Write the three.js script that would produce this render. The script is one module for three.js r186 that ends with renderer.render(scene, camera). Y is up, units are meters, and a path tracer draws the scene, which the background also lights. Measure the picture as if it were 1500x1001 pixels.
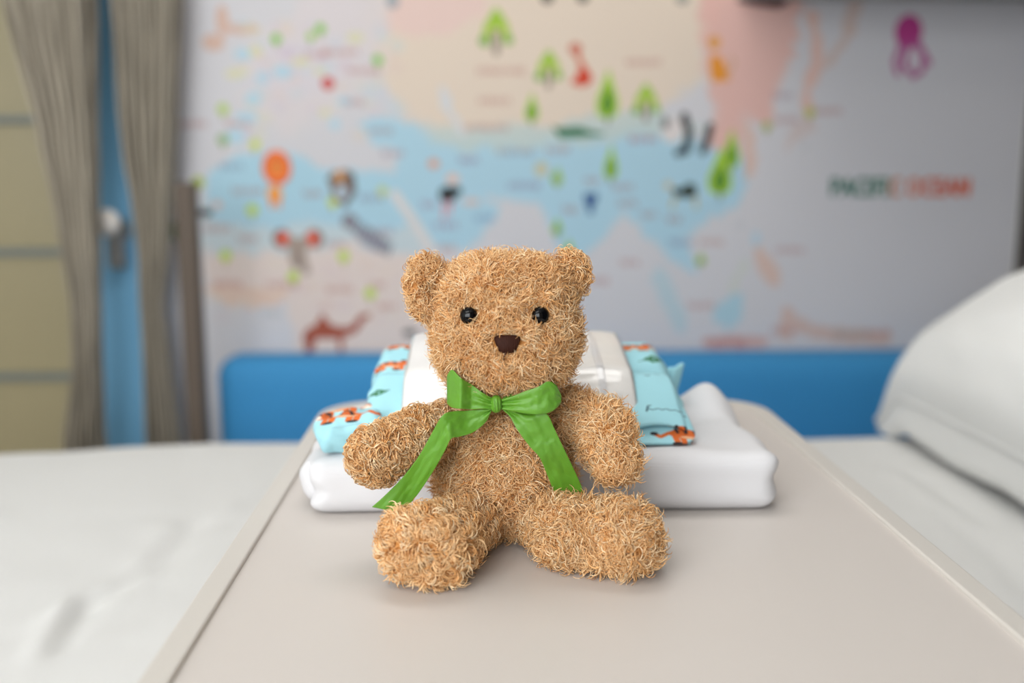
import * as THREE from 'three';
import { mergeGeometries, mergeVertices } from 'three/addons/utils/BufferGeometryUtils.js';
import { RectAreaLightUniformsLib } from 'three/addons/lights/RectAreaLightUniformsLib.js';
import { ImprovedNoise } from 'three/addons/math/ImprovedNoise.js';
import { RoundedBoxGeometry } from 'three/addons/geometries/RoundedBoxGeometry.js';

// ------------------------------------------------------------------ camera, light, exposure
const scene = new THREE.Scene();
scene.background = new THREE.Color(0x000000);
const renderer = new THREE.WebGLRenderer();
renderer.toneMapping = THREE.LinearToneMapping;
renderer.toneMappingExposure = 0.83;
renderer.shadowMap.enabled = true;
RectAreaLightUniformsLib.init();

const FPX = 1458, CAMY = 1.083, YT = 0.863, YB = 0.713;       // focal length in pixels; camera, table and bed heights
const camera = new THREE.PerspectiveCamera(2 * Math.atan(500.5 / FPX) * 180 / Math.PI, 1500 / 1001, 0.05, 30);
camera.filmGauge = 36;
camera.position.set(0, CAMY, 0);
camera.rotation.order = 'YXZ';
camera.rotation.set(-Math.atan(244.5 / FPX), -Math.atan(46 * Math.cos(Math.atan(244.5 / FPX)) / FPX), 0);
camera.focus = 0.57;
camera.userData.fStop = 3.1;
camera.updateMatrixWorld(true);
scene.add(camera);

const ROOM = { x0: -2.3, x1: 1.2, z0: -2.2, z1: 1.3, h: 2.55 };
// ceiling panels: centre x, z, size x, size z, intensity
const PANELS = [[-0.08, -1.08, 1.2, 0.6, 4.5], [-0.9, 0.55, 1.2, 0.6, 3.2]];
const WINDOW = { x: -1.05, y: 1.62, w: 1.9, h: 1.2, I: 6.5, color: new THREE.Color(0.93, 0.97, 1.0) };   // backlit blind in the wall opposite the mural
const LIGHT_COLOR = new THREE.Color(1.0, 0.975, 0.945);

// ------------------------------------------------------------------ helpers
let seed = 12345;
const rnd = () => { seed = (seed * 1664525 + 1013904223) >>> 0; return seed / 4294967296; };
const rr = (a, b) => a + (b - a) * rnd();
const perlin = new ImprovedNoise();
const ns = (x, y, z = 0) => perlin.noise(x + 31.7, y + 17.3, z + 5.1);
const V = (x, y, z) => new THREE.Vector3(x, y, z);
const clamp = (v, a, b) => Math.min(b, Math.max(a, v));
const smooth = (a, b, v) => { const t = clamp((v - a) / (b - a), 0, 1); return t * t * (3 - 2 * t); };
const gauss = (x, y, cx, cy, sx, sy, a = 0) => {
  const c = Math.cos(a), s = Math.sin(a), dx = x - cx, dy = y - cy;
  const u = (dx * c + dy * s) / sx, v = (-dx * s + dy * c) / sy; return Math.exp(-u * u - v * v);
};
const RAYM = new THREE.Matrix4().extractRotation(camera.matrixWorld);
const ray = (px, py) => V((px - 750) / FPX, -(py - 500.5) / FPX, -1).applyMatrix4(RAYM);
// the point seen at a pixel at distance d along the room's depth axis
const P = (px, py, d) => { const r = ray(px, py); return r.multiplyScalar(d / -r.z).add(camera.position); };

// the point seen at a pixel on the level plane at height y
const G = (px, py, y) => { const r = ray(px, py); return r.multiplyScalar((y - CAMY) / r.y).add(camera.position); };

const used = new Map();
function numbered(name) { const n = used.get(name) || 0; used.set(name, n + 1); return n ? `${name}_${String(n).padStart(3, '0')}` : name; }
function shadows(m) { m.castShadow = true; m.receiveShadow = true; return m; }
function thing(name, label, category, pos = [0, 0, 0], group) {
  const o = new THREE.Group(); o.name = numbered(name); o.position.set(...pos); scene.add(o);
  o.userData = { label, category }; if (group) o.userData.group = group; return o;
}
function part(name, geo, mat, parent, label) {
  const m = shadows(new THREE.Mesh(geo, mat)); m.name = name; parent.add(m); if (label) m.userData.label = label; return m;
}
function struct(name, geo, mat, label, parent = scene) {
  const m = shadows(new THREE.Mesh(geo, mat)); m.name = name; parent.add(m);
  if (parent === scene) m.userData = { kind: 'structure', label, category: name.split('_')[0] };
  return m;
}
const box = (x0, x1, y0, y1, z0, z1) => new THREE.BoxGeometry(x1 - x0, y1 - y0, z1 - z0).translate((x0 + x1) / 2, (y0 + y1) / 2, (z0 + z1) / 2);
const rbox = (x0, x1, y0, y1, z0, z1, r = 0.004, s = 2) => new RoundedBoxGeometry(x1 - x0, y1 - y0, z1 - z0, s, r).translate((x0 + x1) / 2, (y0 + y1) / 2, (z0 + z1) / 2);

// a rounded, subdivided box whose points can be moved: fabric bundles, mattresses, cushions
function softBox(w, h, d, r, nx, ny, nz, fn, uvFn) {
  const g0 = new THREE.BoxGeometry(w, h, d, nx, ny, nz); g0.deleteAttribute('uv'); g0.deleteAttribute('normal');
  const g = mergeVertices(g0, 1e-6), p = g.attributes.position, v = V(), q = V(), uv = new Float32Array(p.count * 2);
  const ix = w / 2 - r, iy = h / 2 - r, iz = d / 2 - r;
  for (let i = 0; i < p.count; i++) {
    v.fromBufferAttribute(p, i);
    q.set(clamp(v.x, -ix, ix), clamp(v.y, -iy, iy), clamp(v.z, -iz, iz));
    v.sub(q).normalize().multiplyScalar(r).add(q);
    if (fn) fn(v);
    p.setXYZ(i, v.x, v.y, v.z);
    const t = uvFn ? uvFn(v) : [v.x + v.y * 0.5, v.z - v.y]; uv[2 * i] = t[0]; uv[2 * i + 1] = t[1];
  }
  g.setAttribute('uv', new THREE.BufferAttribute(uv, 2)); g.computeVertexNormals(); return g;
}
// a thin solid from a parametric sheet f(u, v) -> Vector3, u and v in 0..1
function sheet(f, nu, nv, t, uvFn) {
  const N = (nu + 1) * (nv + 1), pos = new Float32Array(N * 6), uv = new Float32Array(N * 4), idx = [];
  const A = V(), B = V(), e = 1e-3;
  for (let j = 0; j <= nv; j++) for (let i = 0; i <= nu; i++) {
    const u = i / nu, v = j / nv, c = f(u, v), k = j * (nu + 1) + i;
    A.copy(f(Math.min(1, u + e), v)).sub(f(Math.max(0, u - e), v)); B.copy(f(u, Math.min(1, v + e))).sub(f(u, Math.max(0, v - e)));
    const n = A.clone().cross(B).normalize().multiplyScalar(t / 2);
    pos.set([c.x + n.x, c.y + n.y, c.z + n.z], k * 3); pos.set([c.x - n.x, c.y - n.y, c.z - n.z], (N + k) * 3);
    const w = uvFn ? uvFn(u, v, c) : [u, v]; uv.set(w, k * 2); uv.set(w, (N + k) * 2);
  }
  const id = (i, j, b) => b * N + j * (nu + 1) + i;
  for (let j = 0; j < nv; j++) for (let i = 0; i < nu; i++) {
    idx.push(id(i, j, 0), id(i + 1, j, 0), id(i + 1, j + 1, 0), id(i, j, 0), id(i + 1, j + 1, 0), id(i, j + 1, 0));
    idx.push(id(i, j, 1), id(i + 1, j + 1, 1), id(i + 1, j, 1), id(i, j, 1), id(i, j + 1, 1), id(i + 1, j + 1, 1));
  }
  for (let i = 0; i < nu; i++) {
    idx.push(id(i, 0, 0), id(i, 0, 1), id(i + 1, 0, 1), id(i, 0, 0), id(i + 1, 0, 1), id(i + 1, 0, 0));
    idx.push(id(i, nv, 0), id(i + 1, nv, 1), id(i, nv, 1), id(i, nv, 0), id(i + 1, nv, 0), id(i + 1, nv, 1));
  }
  for (let j = 0; j < nv; j++) {
    idx.push(id(0, j, 0), id(0, j + 1, 1), id(0, j, 1), id(0, j, 0), id(0, j + 1, 0), id(0, j + 1, 1));
    idx.push(id(nu, j, 0), id(nu, j, 1), id(nu, j + 1, 1), id(nu, j, 0), id(nu, j + 1, 1), id(nu, j + 1, 0));
  }
  const g = new THREE.BufferGeometry(); g.setAttribute('position', new THREE.BufferAttribute(pos, 3)); g.setAttribute('uv', new THREE.BufferAttribute(uv, 2));
  g.setIndex(idx); g.computeVertexNormals(); return g;
}
const lerpTable = (rows, t) => {                              // Catmull-Rom through rows of equal length
  const n = rows.length - 1, x = clamp(t, 0, 1) * n, i = Math.min(n - 1, Math.floor(x)), f = x - i;
  const a = rows[Math.max(0, i - 1)], b = rows[i], c = rows[i + 1], d = rows[Math.min(n, i + 2)];
  return b.map((_, k) => 0.5 * (2 * b[k] + (c[k] - a[k]) * f + (2 * a[k] - 5 * b[k] + 4 * c[k] - d[k]) * f * f + (3 * b[k] - a[k] - 3 * c[k] + d[k]) * f * f * f));
};

// ------------------------------------------------------------------ textures and materials
function canvasTex(w, h, draw, srgb = true) {
  const c = document.createElement('canvas'); c.width = w; c.height = h; draw(c.getContext('2d'), w, h);
  const t = new THREE.CanvasTexture(c); if (srgb) t.colorSpace = THREE.SRGBColorSpace;
  t.wrapS = t.wrapT = THREE.RepeatWrapping; t.magFilter = THREE.LinearFilter; return t;
}
function dataTex(n, f, srgb = false) {
  const a = new Uint8Array(n * n * 4);
  for (let j = 0; j < n; j++) for (let i = 0; i < n; i++) {
    const c = f(i / n, j / n), k = (j * n + i) * 4;
    if (Array.isArray(c)) a.set([...c.map(x => clamp(Math.round(x), 0, 255)), 255], k); else a.set([c, c, c].map(x => clamp(Math.round(x * 255), 0, 255)).concat(255), k);
  }
  const t = new THREE.DataTexture(a, n, n); t.wrapS = t.wrapT = THREE.RepeatWrapping; t.magFilter = THREE.LinearFilter; t.minFilter = THREE.LinearMipmapLinearFilter;
  t.generateMipmaps = true; if (srgb) t.colorSpace = THREE.SRGBColorSpace; t.needsUpdate = true; return t;
}
const rep = (t, x, y = x) => { const c = t.clone(); c.repeat.set(x, y); c.needsUpdate = true; return c; };
const weave = dataTex(128, (u, v) => 0.5 + 0.25 * Math.sin(u * Math.PI * 64) * Math.sign(Math.sin(v * Math.PI * 64)) + 0.25 * Math.sin(v * Math.PI * 64));
const speckle = dataTex(128, () => rr(0.3, 0.7));
const std = (color, roughness = 0.8, o = {}) => new THREE.MeshStandardMaterial({ color, roughness, ...o });
const phys = (color, roughness, o = {}) => new THREE.MeshPhysicalMaterial({ color, roughness, ...o });
const M = {
  wall: std(0xdedbd6, 0.9, { bumpMap: rep(speckle, 8), bumpScale: 0.0004 }),
  ceiling: std(0xe8e6e2, 0.95),
  floor: std(0xa99f90, 0.5),
  headwall: std(0x4a4440, 0.7),
  table: phys(0xcdc6c0, 0.42, { bumpMap: rep(speckle, 30), bumpScale: 0.00003 }),
  tableRim: phys(0xcdc8c1, 0.38),
  metal: std(0x9a9a9a, 0.35, { metalness: 0.9 }),
  chrome: std(0xc9c6c0, 0.22, { metalness: 1 }),
  sheet: std(0xd8d8d6, 0.9, { bumpMap: rep(weave, 22), bumpScale: 0.0002 }),
  pillow: std(0xe0e0de, 0.9, { bumpMap: rep(weave, 22), bumpScale: 0.0002 }),
  towel: std(0xd9d8da, 0.92, { bumpMap: rep(weave, 26), bumpScale: 0.0002 }),
  bedFrame: std(0xb9b7b2, 0.5),
  sofa: std(0x3890c8, 0.75, { bumpMap: rep(weave, 12), bumpScale: 0.0004 }),
  doorBlue: std(0x70aed6, 0.55),
  pane: phys(0x9c9272, 0.35),
  rail: std(0x747c79, 0.5),
  post: std(0x5c4f43, 0.6),
  ribbon: phys(0x619a2c, 0.33, { sheen: 0.6, sheenColor: new THREE.Color(0.6, 0.9, 0.35), sheenRoughness: 0.35, bumpMap: rep(weave, 3, 12), bumpScale: 0.00004 }),
  skin: std(0xc88a4a, 0.95),
  fur: std(0xffffff, 0.85),
  eye: phys(0x050507, 0.08, { specularIntensity: 0.55 }),
  nose: phys(0x34160a, 0.65, { specularIntensity: 0.35 }),
  stitch: std(0x4a2a16, 0.8),
};

// ------------------------------------------------------------------ the room
const R = ROOM, T = 0.12;
struct('floor', box(R.x0 - T, R.x1 + T, -T, 0, R.z0 - T, R.z1 + T), M.floor, 'plain beige vinyl floor of the ward');
struct('ceiling', box(R.x0 - T, R.x1 + T, R.h, R.h + T, R.z0 - T, R.z1 + T), M.ceiling, 'white ceiling of the ward');
struct('wall_back', box(R.x0 - T, R.x1 + T, 0, R.h, R.z0 - T, R.z0), M.wall, 'off-white wall behind the blue sofa');
struct('wall_front', box(R.x0 - T, R.x1 + T, 0, R.h, R.z1, R.z1 + T), M.wall, 'off-white wall opposite the mural');
struct('wall_left', box(R.x0 - T, R.x0, 0, R.h, R.z0, R.z1), M.wall, 'off-white wall beside the door');
struct('wall_right', box(R.x1, R.x1 + T, 0, R.h, R.z0, R.z1), M.headwall, 'dark wall behind the head of the bed');

for (const [x, z, w, d, I] of PANELS) {
  const o = thing('ceiling_light', z < 0 ? 'white rectangular ceiling light panel above the bed' : 'white rectangular ceiling light panel beside the window wall', 'ceiling light', [x, R.h, z], 'ceiling light panels');
  const fr = 0.03, y = -0.03;
  part('frame', mergeGeometries([box(-w / 2 - fr, w / 2 + fr, y, 0, -d / 2 - fr, -d / 2), box(-w / 2 - fr, w / 2 + fr, y, 0, d / 2, d / 2 + fr), box(-w / 2 - fr, -w / 2, y, 0, -d / 2, d / 2), box(w / 2, w / 2 + fr, y, 0, -d / 2, d / 2)]), M.ceiling, o);
  part('diffuser', box(-w / 2, w / 2, -0.016, -0.004, -d / 2, d / 2), std(0xffffff, 0.6, { emissive: LIGHT_COLOR, emissiveIntensity: I * 0.3 }), o);
  const l = new THREE.RectAreaLight(LIGHT_COLOR, I, w, d); l.position.set(x, R.h - 0.02, z); l.lookAt(x, 0, z); l.castShadow = true; scene.add(l); l.name = numbered('panel_lamp');
}

{
  // window with a drawn white blind, lit by the day behind it, in the wall opposite the mural
  const { x, y, w, h, I, color } = WINDOW, z = R.z1, win = new THREE.Group(); win.name = 'window_1'; win.userData = { kind: 'structure', label: 'window with drawn white blind', category: 'window' }; scene.add(win);
  const fr = 0.05;
  part('window_frame', mergeGeometries([box(x - w / 2 - fr, x + w / 2 + fr, y + h / 2, y + h / 2 + fr, z - 0.04, z), box(x - w / 2 - fr, x + w / 2 + fr, y - h / 2 - fr, y - h / 2, z - 0.04, z), box(x - w / 2 - fr, x - w / 2, y - h / 2, y + h / 2, z - 0.04, z), box(x + w / 2, x + w / 2 + fr, y - h / 2, y + h / 2, z - 0.04, z), box(x - 0.02, x + 0.02, y - h / 2, y + h / 2, z - 0.04, z)]), M.ceiling, win);
  part('blind', box(x - w / 2, x + w / 2, y - h / 2, y + h / 2, z - 0.016, z - 0.004), std(0xffffff, 0.8, { emissive: color, emissiveIntensity: I * 0.3 }), win);
  const l = new THREE.RectAreaLight(color, I, w, h); l.position.set(x, y, z - 0.045); l.lookAt(x, y, 0); l.castShadow = true; l.name = 'window_light'; scene.add(l);
}

{
  // cupboard high in the corner over the sofa: it keeps the ceiling light off the mural's upper right
  const o = thing('wall_cupboard', 'grey wall cupboard hung high in the corner above the sofa', 'cupboard', [0.87, 1.45, R.z0 + 0.2]);
  part('body', rbox(-0.32, 0.32, 0, 0.7, -0.19, 0.18, 0.004), M.bedFrame, o);
  for (const k of [-1, 1]) { const d = part('door', rbox(k > 0 ? 0.002 : -0.318, k > 0 ? 0.318 : -0.002, 0.005, 0.695, 0.181, 0.199, 0.003), M.bedFrame, o); part('handle', rbox(k * 0.03 - 0.006, k * 0.03 + 0.006, 0.03, 0.13, 0.2, 0.22, 0.003), M.metal, d); }
}

// ------------------------------------------------------------------ mural: a printed map on the back wall
{
  const D = 2.192, x0 = -0.72, x1 = 1.19, y0 = 0.3, y1 = 2.05, W = 2000, H = Math.round(W * (y1 - y0) / (x1 - x0));
  const tex = canvasTex(W, H, (c) => {
    const q = (px, py) => { const p = P(px, py, D); return [(p.x - x0) / (x1 - x0) * W, (y1 - p.y) / (y1 - y0) * H]; };
    const S = W / (x1 - x0) * D / 1475;                        // canvas pixels to one photo pixel
    const poly = (pts, fill, rough = 4) => {
      const out = [];
      for (let i = 0; i < pts.length; i++) {
        const a = pts[i], b = pts[(i + 1) % pts.length], n = Math.max(1, Math.round(Math.hypot(b[0] - a[0], b[1] - a[1]) / 9));
        for (let k = 0; k < n; k++) { const t = k / n; const x = a[0] + (b[0] - a[0]) * t, y = a[1] + (b[1] - a[1]) * t; out.push([x + rr(-rough, rough), y + rr(-rough, rough)]); }
      }
      // soft-edged tint, as the print has: several loose passes
      c.fillStyle = fill; c.globalAlpha = 0.4;
      for (let pass = 0; pass < 5; pass++) { c.beginPath(); out.forEach((p, i) => { const [x, y] = q(p[0] + rr(-rough, rough) * 1.5, p[1] + rr(-rough, rough) * 1.5); i ? c.lineTo(x, y) : c.moveTo(x, y); }); c.closePath(); c.fill(); }
      c.globalAlpha = 1;
    };
    const blob = (px, py, rx, ry, fill, rot = 0) => { const [x, y] = q(px, py); c.fillStyle = fill; c.beginPath(); c.ellipse(x, y, rx * S, ry * S, rot, 0, 7); c.fill(); };
    const stroke = (pts, w, col) => { c.strokeStyle = col; c.lineWidth = w * S; c.lineCap = 'round'; c.lineJoin = 'round'; c.beginPath(); pts.forEach((p, i) => { const [x, y] = q(...p); i ? c.lineTo(x, y) : c.moveTo(x, y); }); c.stroke(); };
    const shape = (pts, fill) => { c.fillStyle = fill; c.beginPath(); pts.forEach((p, i) => { const [x, y] = q(...p); i ? c.lineTo(x, y) : c.moveTo(x, y); }); c.closePath(); c.fill(); };
    c.fillStyle = '#d2d0d4'; c.fillRect(0, 0, W, H);
    // land and sea tints
    poly([[560, -420], [1180, -420], [1180, -60], [1060, 0], [1035, 60], [1020, 130], [930, 165], [850, 190], [760, 200], [660, 195], [600, 170], [575, 120], [540, 60], [545, -60]], '#e3d3bd', 9);
    poly([[560, -60], [720, -60], [705, 20], [640, 50], [560, 40]], '#e6c9c0', 7);
    poly([[470, -60], [560, -60], [560, 100], [500, 150], [420, 190], [350, 140], [380, 60], [430, 20]], '#d9d2d1', 9);
    poly([[1030, -160], [1160, -160], [1175, 20], [1165, 80], [1135, 130], [1125, 185], [1090, 160], [1070, 235], [1040, 215], [1050, 150], [1030, 90]], '#e0b4aa', 6);
    poly([[1185, 10], [1200, 20], [1205, 90], [1190, 130], [1185, 180], [1176, 150], [1190, 90]], '#e0b8ac', 4);
    poly([[1255, -80], [1275, -80], [1262, 20], [1245, 60], [1215, 100], [1200, 108], [1236, 50]], '#d3bcb4', 3);
    poly([[305, 262], [344, 228], [420, 226], [470, 250], [581, 258], [588, 300], [560, 330], [470, 318], [400, 330], [310, 320]], '#a9d0e2', 5);
    for (const lo of [350, 372]) { poly([[300, 300], [600, 300], [622, lo - 4], [590, lo], [500, lo - 8], [420, lo + 2], [330, lo], [300, lo - 10]], '#c3d2d8', 6); }
    poly([[305, 262], [344, 228], [420, 226], [470, 250], [581, 258], [600, 300], [606, 330], [560, 335], [470, 322], [400, 332], [310, 325]], '#a9d0e2', 5);
    poly([[528, 184], [549, 172], [590, 178], [639, 205], [690, 208], [802, 203], [905, 186], [985, 182], [1060, 225], [1098, 235], [1094, 275], [1076, 300], [1046, 318], [1015, 330], [1005, 350], [1012, 378], [1022, 398], [1000, 396], [976, 372], [954, 347], [918, 310], [885, 340], [860, 368], [850, 395], [823, 374], [812, 337], [791, 300], [754, 292], [712, 287], [733, 312], [686, 363], [628, 358], [586, 279], [580, 255], [586, 221], [544, 207]], '#a9d0e2', 4);
    poly([[620, 186], [700, 190], [800, 185], [905, 165], [985, 168], [1030, 190], [985, 196], [905, 200], [802, 214], [690, 216], [640, 208]], '#c3cfce', 7);
    poly([[296, 372], [420, 372], [520, 362], [600, 380], [640, 420], [645, 470], [610, 540], [440, 540], [432, 470], [420, 440], [360, 436], [310, 432]], '#e0cfc8', 6);
    poly([[300, 420], [420, 428], [400, 450], [330, 446]], '#e2c3b2', 4);
    poly([[350, 80], [410, 60], [470, 70], [500, 120], [440, 140], [360, 130]], '#d6d2d6', 5);
    for (const [x, y, a, b] of [[355, 80, 12, 9], [415, 105, 16, 9], [385, 113, 10, 8], [370, 145, 12, 10], [505, 148, 12, 6], [360, 172, 16, 8], [345, 200, 14, 12], [490, 182, 8, 8]]) blob(x, y, a, b, '#b5d2e0');
    for (const [x, y, a, b] of [[375, 75, 10, 9], [440, 90, 14, 6], [520, 55, 12, 8], [468, 104, 9, 6], [345, 108, 16, 7], [475, 165, 8, 6]]) blob(x, y, a, b, '#d8d4b4');
    for (const [x, y, a, b] of [[325, 30, 9, 22], [312, 62, 16, 12], [355, 42, 24, 8]]) blob(x, y, a, b, '#d3b3a4');
    poly([[1090, 180], [1105, 195], [1108, 245], [1092, 262]], '#dcbcae', 3);
    poly([[1195, 190], [1170, 205], [1150, 222], [1158, 190], [1188, 170]], '#d1c2c0', 3);
    poly([[965, 385], [990, 430], [1010, 470], [1000, 495], [975, 450], [955, 410]], '#b9cdd6', 3);
    poly([[1050, 450], [1085, 430], [1090, 455], [1070, 485], [1048, 470]], '#a9cddb', 4);
    poly([[1105, 360], [1130, 380], [1146, 420], [1130, 420], [1110, 390]], '#d9bcae', 3);
    poly([[1095, 385], [1075, 430], [1068, 425], [1088, 380]], '#ccd2c8', 2);
    poly([[1030, 500], [1080, 492], [1130, 495], [1118, 510], [1040, 512]], '#d3a9a4', 3);
    poly([[1165, 465], [1200, 480], [1310, 490], [1300, 505], [1210, 500], [1160, 480]], '#d2b4aa', 4);
    poly([[1150, 450], [1160, 448], [1165, 500], [1140, 495]], '#d4b6ac', 3);
    // small countries of many pale tints, upper left
    for (let i = 0; i < 80; i++) { const x = rr(320, 585), y = rr(30, 205), k = rr(6, 17), tint = ['#c9bfcf', '#dcc4bc', '#bcd3dd', '#d8d5b4', '#d7c3cc', '#c7cdd8', '#dccab8'][Math.floor(rnd() * 7)]; if (x - y * 0.4 < 285 || (x > 390 && y > 165 && x < 520)) continue; c.globalAlpha = 0.32; shape(Array.from({ length: 7 }, (_, q2) => [x + k * rr(0.6, 1.2) * Math.cos(q2 * 0.9), y + k * rr(0.5, 1) * Math.sin(q2 * 0.9)]), tint); c.globalAlpha = 1; }
    for (let i = 0; i < 46; i++) { const x = rr(310, 600), y = rr(380, 470), k = rr(8, 20); c.globalAlpha = 0.25; shape(Array.from({ length: 7 }, (_, q2) => [x + k * rr(0.6, 1.2) * Math.cos(q2 * 0.9), y + k * 0.7 * rr(0.5, 1) * Math.sin(q2 * 0.9)]), ['#dcc0b4', '#e2cdbf', '#d8c2c8', '#d9d2cc'][Math.floor(rnd() * 4)]); c.globalAlpha = 1; }
    blob(1108, 350, 6, 12, '#b7d0de'); blob(655, 150, 7, 14, '#d4d6da');
    stroke([[648, 130], [650, 155], [670, 178], [676, 195]], 10, '#d6d6d8'); stroke([[578, 285], [606, 325], [630, 362]], 14, '#dcd6d4');
    // rows of tiny place captions, too small to read
    const cap = (px, py, n, col = '#a9635c') => { c.globalAlpha = 0.62; for (let i = 0; i < n; i++) { const x = px - n * 3 + i * 6; stroke([[x, py - rr(3, 5)], [x + rr(0, 3), py + rr(3, 5)]], 2.6, col); } c.globalAlpha = 1; };
    for (const [x, y, n, k] of [[736, 104, 12], [726, 148, 8], [715, 187, 11], [945, 91, 9], [944, 204, 7, '#b2404a'], [688, 235, 5, '#84527a'], [758, 223, 9, '#86707c'], [820, 220, 6], [770, 272, 8, '#7a5580'], [870, 265, 4], [838, 307, 4], [712, 320, 5, '#5a6c9c'], [655, 330, 6, '#94587e'], [630, 300, 4, '#94587e'], [657, 364, 4], [560, 192, 6], [535, 104, 8], [500, 76, 9], [465, 80, 6], [350, 182, 6], [340, 244, 6, '#6f7590'], [365, 280, 8], [320, 335, 7], [460, 284, 5], [545, 290, 6, '#7b6a86'], [560, 340, 6, '#8f5a6e'], [365, 350, 5], [495, 358, 5], [335, 416, 7], [415, 418, 8], [500, 425, 7], [555, 418, 4], [570, 450, 5], [400, 460, 5, '#a0a8a8'], [1215, 163, 7], [1150, 140, 5, '#8d6c80'], [1155, 176, 6], [953, 315, 4], [990, 322, 4], [1000, 356, 6, '#7a6a90'], [1045, 355, 6, '#b07060'], [1160, 367, 7], [925, 385, 5], [880, 412, 5], [915, 275, 5], [922, 298, 5], [1030, 448, 7], [1065, 502, 10, '#a04444'], [1150, 485, 6], [1290, 488, 6], [1250, 490, 9, '#7a8480'], [285, 182, 7], [520, 150, 5], [578, 225, 6, '#7d6a86']]) cap(x, y, n, k);
    // trees
    const leafTree = (x, y, s) => {
      stroke([[x, y + 6 * s], [x, y + 34 * s]], 9 * s, '#8d7f70');
      shape([[x, y - 32 * s], [x + 16 * s, y - 10 * s], [x + 25 * s, y + 22 * s], [x + 10 * s, y + 20 * s], [x + 6 * s, y], [x - 6 * s, y], [x - 10 * s, y + 20 * s], [x - 25 * s, y + 24 * s], [x - 17 * s, y - 8 * s]], '#a7c63f');
      blob(x - 17 * s, y + 18 * s, 8 * s, 7 * s, '#6da52e'); blob(x + 17 * s, y + 16 * s, 7 * s, 7 * s, '#79ac2f'); blob(x, y - 16 * s, 9 * s, 12 * s, '#9cc23a');
    };
    const conifer = (x, y, rx, ry) => { shape([[x + rx * 0.1, y - ry], [x + rx * 0.9, y + ry * 0.25], [x + rx * 0.8, y + ry * 0.75], [x, y + ry], [x - rx * 0.85, y + ry * 0.75], [x - rx * 0.9, y + ry * 0.25]], '#a6cc3c'); shape([[x + rx * 0.1, y - ry * 0.4], [x + rx * 0.6, y + ry * 0.4], [x, y + ry * 0.95], [x - rx * 0.6, y + ry * 0.4]], '#5c8f2c'); stroke([[x, y + ry * 0.9], [x, y + ry * 1.15]], 3, '#7a6a50'); };
    leafTree(727, 42, 1.0); leafTree(804, 98, 0.82); leafTree(947, 147, 0.82);
    conifer(890, 138, 18, 38); conifer(779, 157, 11, 22); conifer(895, 238, 11, 26); conifer(1072, 218, 13, 30); conifer(1055, 252, 20, 36); conifer(817, 258, 8, 14); conifer(816, 332, 8, 13); conifer(833, 366, 10, 16); conifer(1027, 380, 8, 9);
    for (const [x, y, r2, col] of [[404, 57, 7, '#7cc02e'], [469, 42, 7, '#7cc02e'], [455, 53, 6, '#9ccc58'], [553, 88, 7, '#7cc02e'], [326, 160, 8, '#b3cc6a'], [373, 212, 7, '#c6d84a'], [369, 308, 8, '#bcd43c'], [330, 375, 8, '#bcd43c'], [503, 376, 8, '#bcd43c'], [429, 406, 8, '#b7d236'], [542, 430, 8, '#bcd43c'], [487, 297, 7, '#c8d43a'], [290, 267, 8, '#a8bc2e'], [560, 280, 7, '#c3cf8c'], [326, 205, 8, '#8faf7a'], [1187, 165, 7, '#b8bf4e'], [1124, 185, 7, '#aeb46c'], [258, 338, 14, '#5e7f58']]) { blob(x, y, r2, r2 * 1.05, col); stroke([[x, y + r2], [x, y + r2 * 2]], 2, '#a08f70'); }
    // animals and small emblems
    blob(480, 122, 9, 9, '#c8392c');
    blob(405, 246, 21, 25, '#ee6f2c'); blob(405, 246, 11, 13, '#f08a3a'); blob(402, 285, 11, 13, '#f0a04a'); stroke([[398, 292], [398, 303]], 5, '#ee8a4a'); stroke([[408, 292], [408, 303]], 5, '#ee8a4a'); blob(401, 241, 2, 2, '#5a2a10'); blob(410, 241, 2, 2, '#5a2a10');
    blob(412, 350, 13, 14, '#7d6c62'); blob(460, 350, 13, 14, '#7d6c62'); blob(415, 350, 9, 10, '#e8593f'); blob(457, 350, 9, 10, '#e8593f'); shape([[420, 348], [452, 348], [448, 372], [455, 402], [444, 404], [440, 385], [434, 385], [432, 400], [424, 384]], '#a8968a'); blob(437, 380, 9, 14, '#a09086');
    stroke([[482, 262], [500, 262], [510, 255]], 7, '#6f5344'); shape([[485, 252], [508, 248], [520, 262], [515, 285], [500, 300], [488, 292], [482, 270]], '#7f6658'); blob(497, 258, 6, 8, '#e0a46a'); blob(500, 282, 8, 10, '#b9cddd'); stroke([[515, 256], [518, 280], [505, 300]], 6, '#5c4a46');
    blob(512, 324, 13, 11, '#9a98a2', 0.4); blob(545, 352, 30, 13, '#a3a4b0', 0.55); for (let i = 0; i < 11; i++) { const x = 506 + i * 6.4, y = 322 + i * 4.4; stroke([[x + 4, y - 9], [x - 3, y + 9]], 2.6, '#55545f'); }
    shape([[444, 490], [452, 480], [460, 478], [472, 459], [484, 476], [500, 480], [515, 478], [527, 462], [541, 459], [543, 464], [533, 470], [522, 488], [505, 494], [502, 496], [503, 521], [497, 521], [494, 497], [462, 497], [461, 505], [457, 521], [445, 521], [448, 505], [443, 500]], '#a5503a');
    stroke([[452, 495], [450, 520]], 6, '#8f3f2e');
    blob(300, 312, 10, 6, '#2d2b30'); blob(318, 300, 6, 6, '#e0b8ac');
    blob(663, 262, 10, 7, '#e6c2b4'); blob(656, 285, 13, 12, '#25292b'); blob(668, 280, 8, 7, '#2e3433'); stroke([[652, 296], [650, 318]], 4, '#e0808a'); stroke([[660, 296], [658, 312]], 4, '#e0808a'); blob(690, 296, 14, 5, '#d5bfba');
    blob(635, 240, 8, 7, '#e0a48c'); blob(600, 488, 10, 5, '#3a3a3c');
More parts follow.
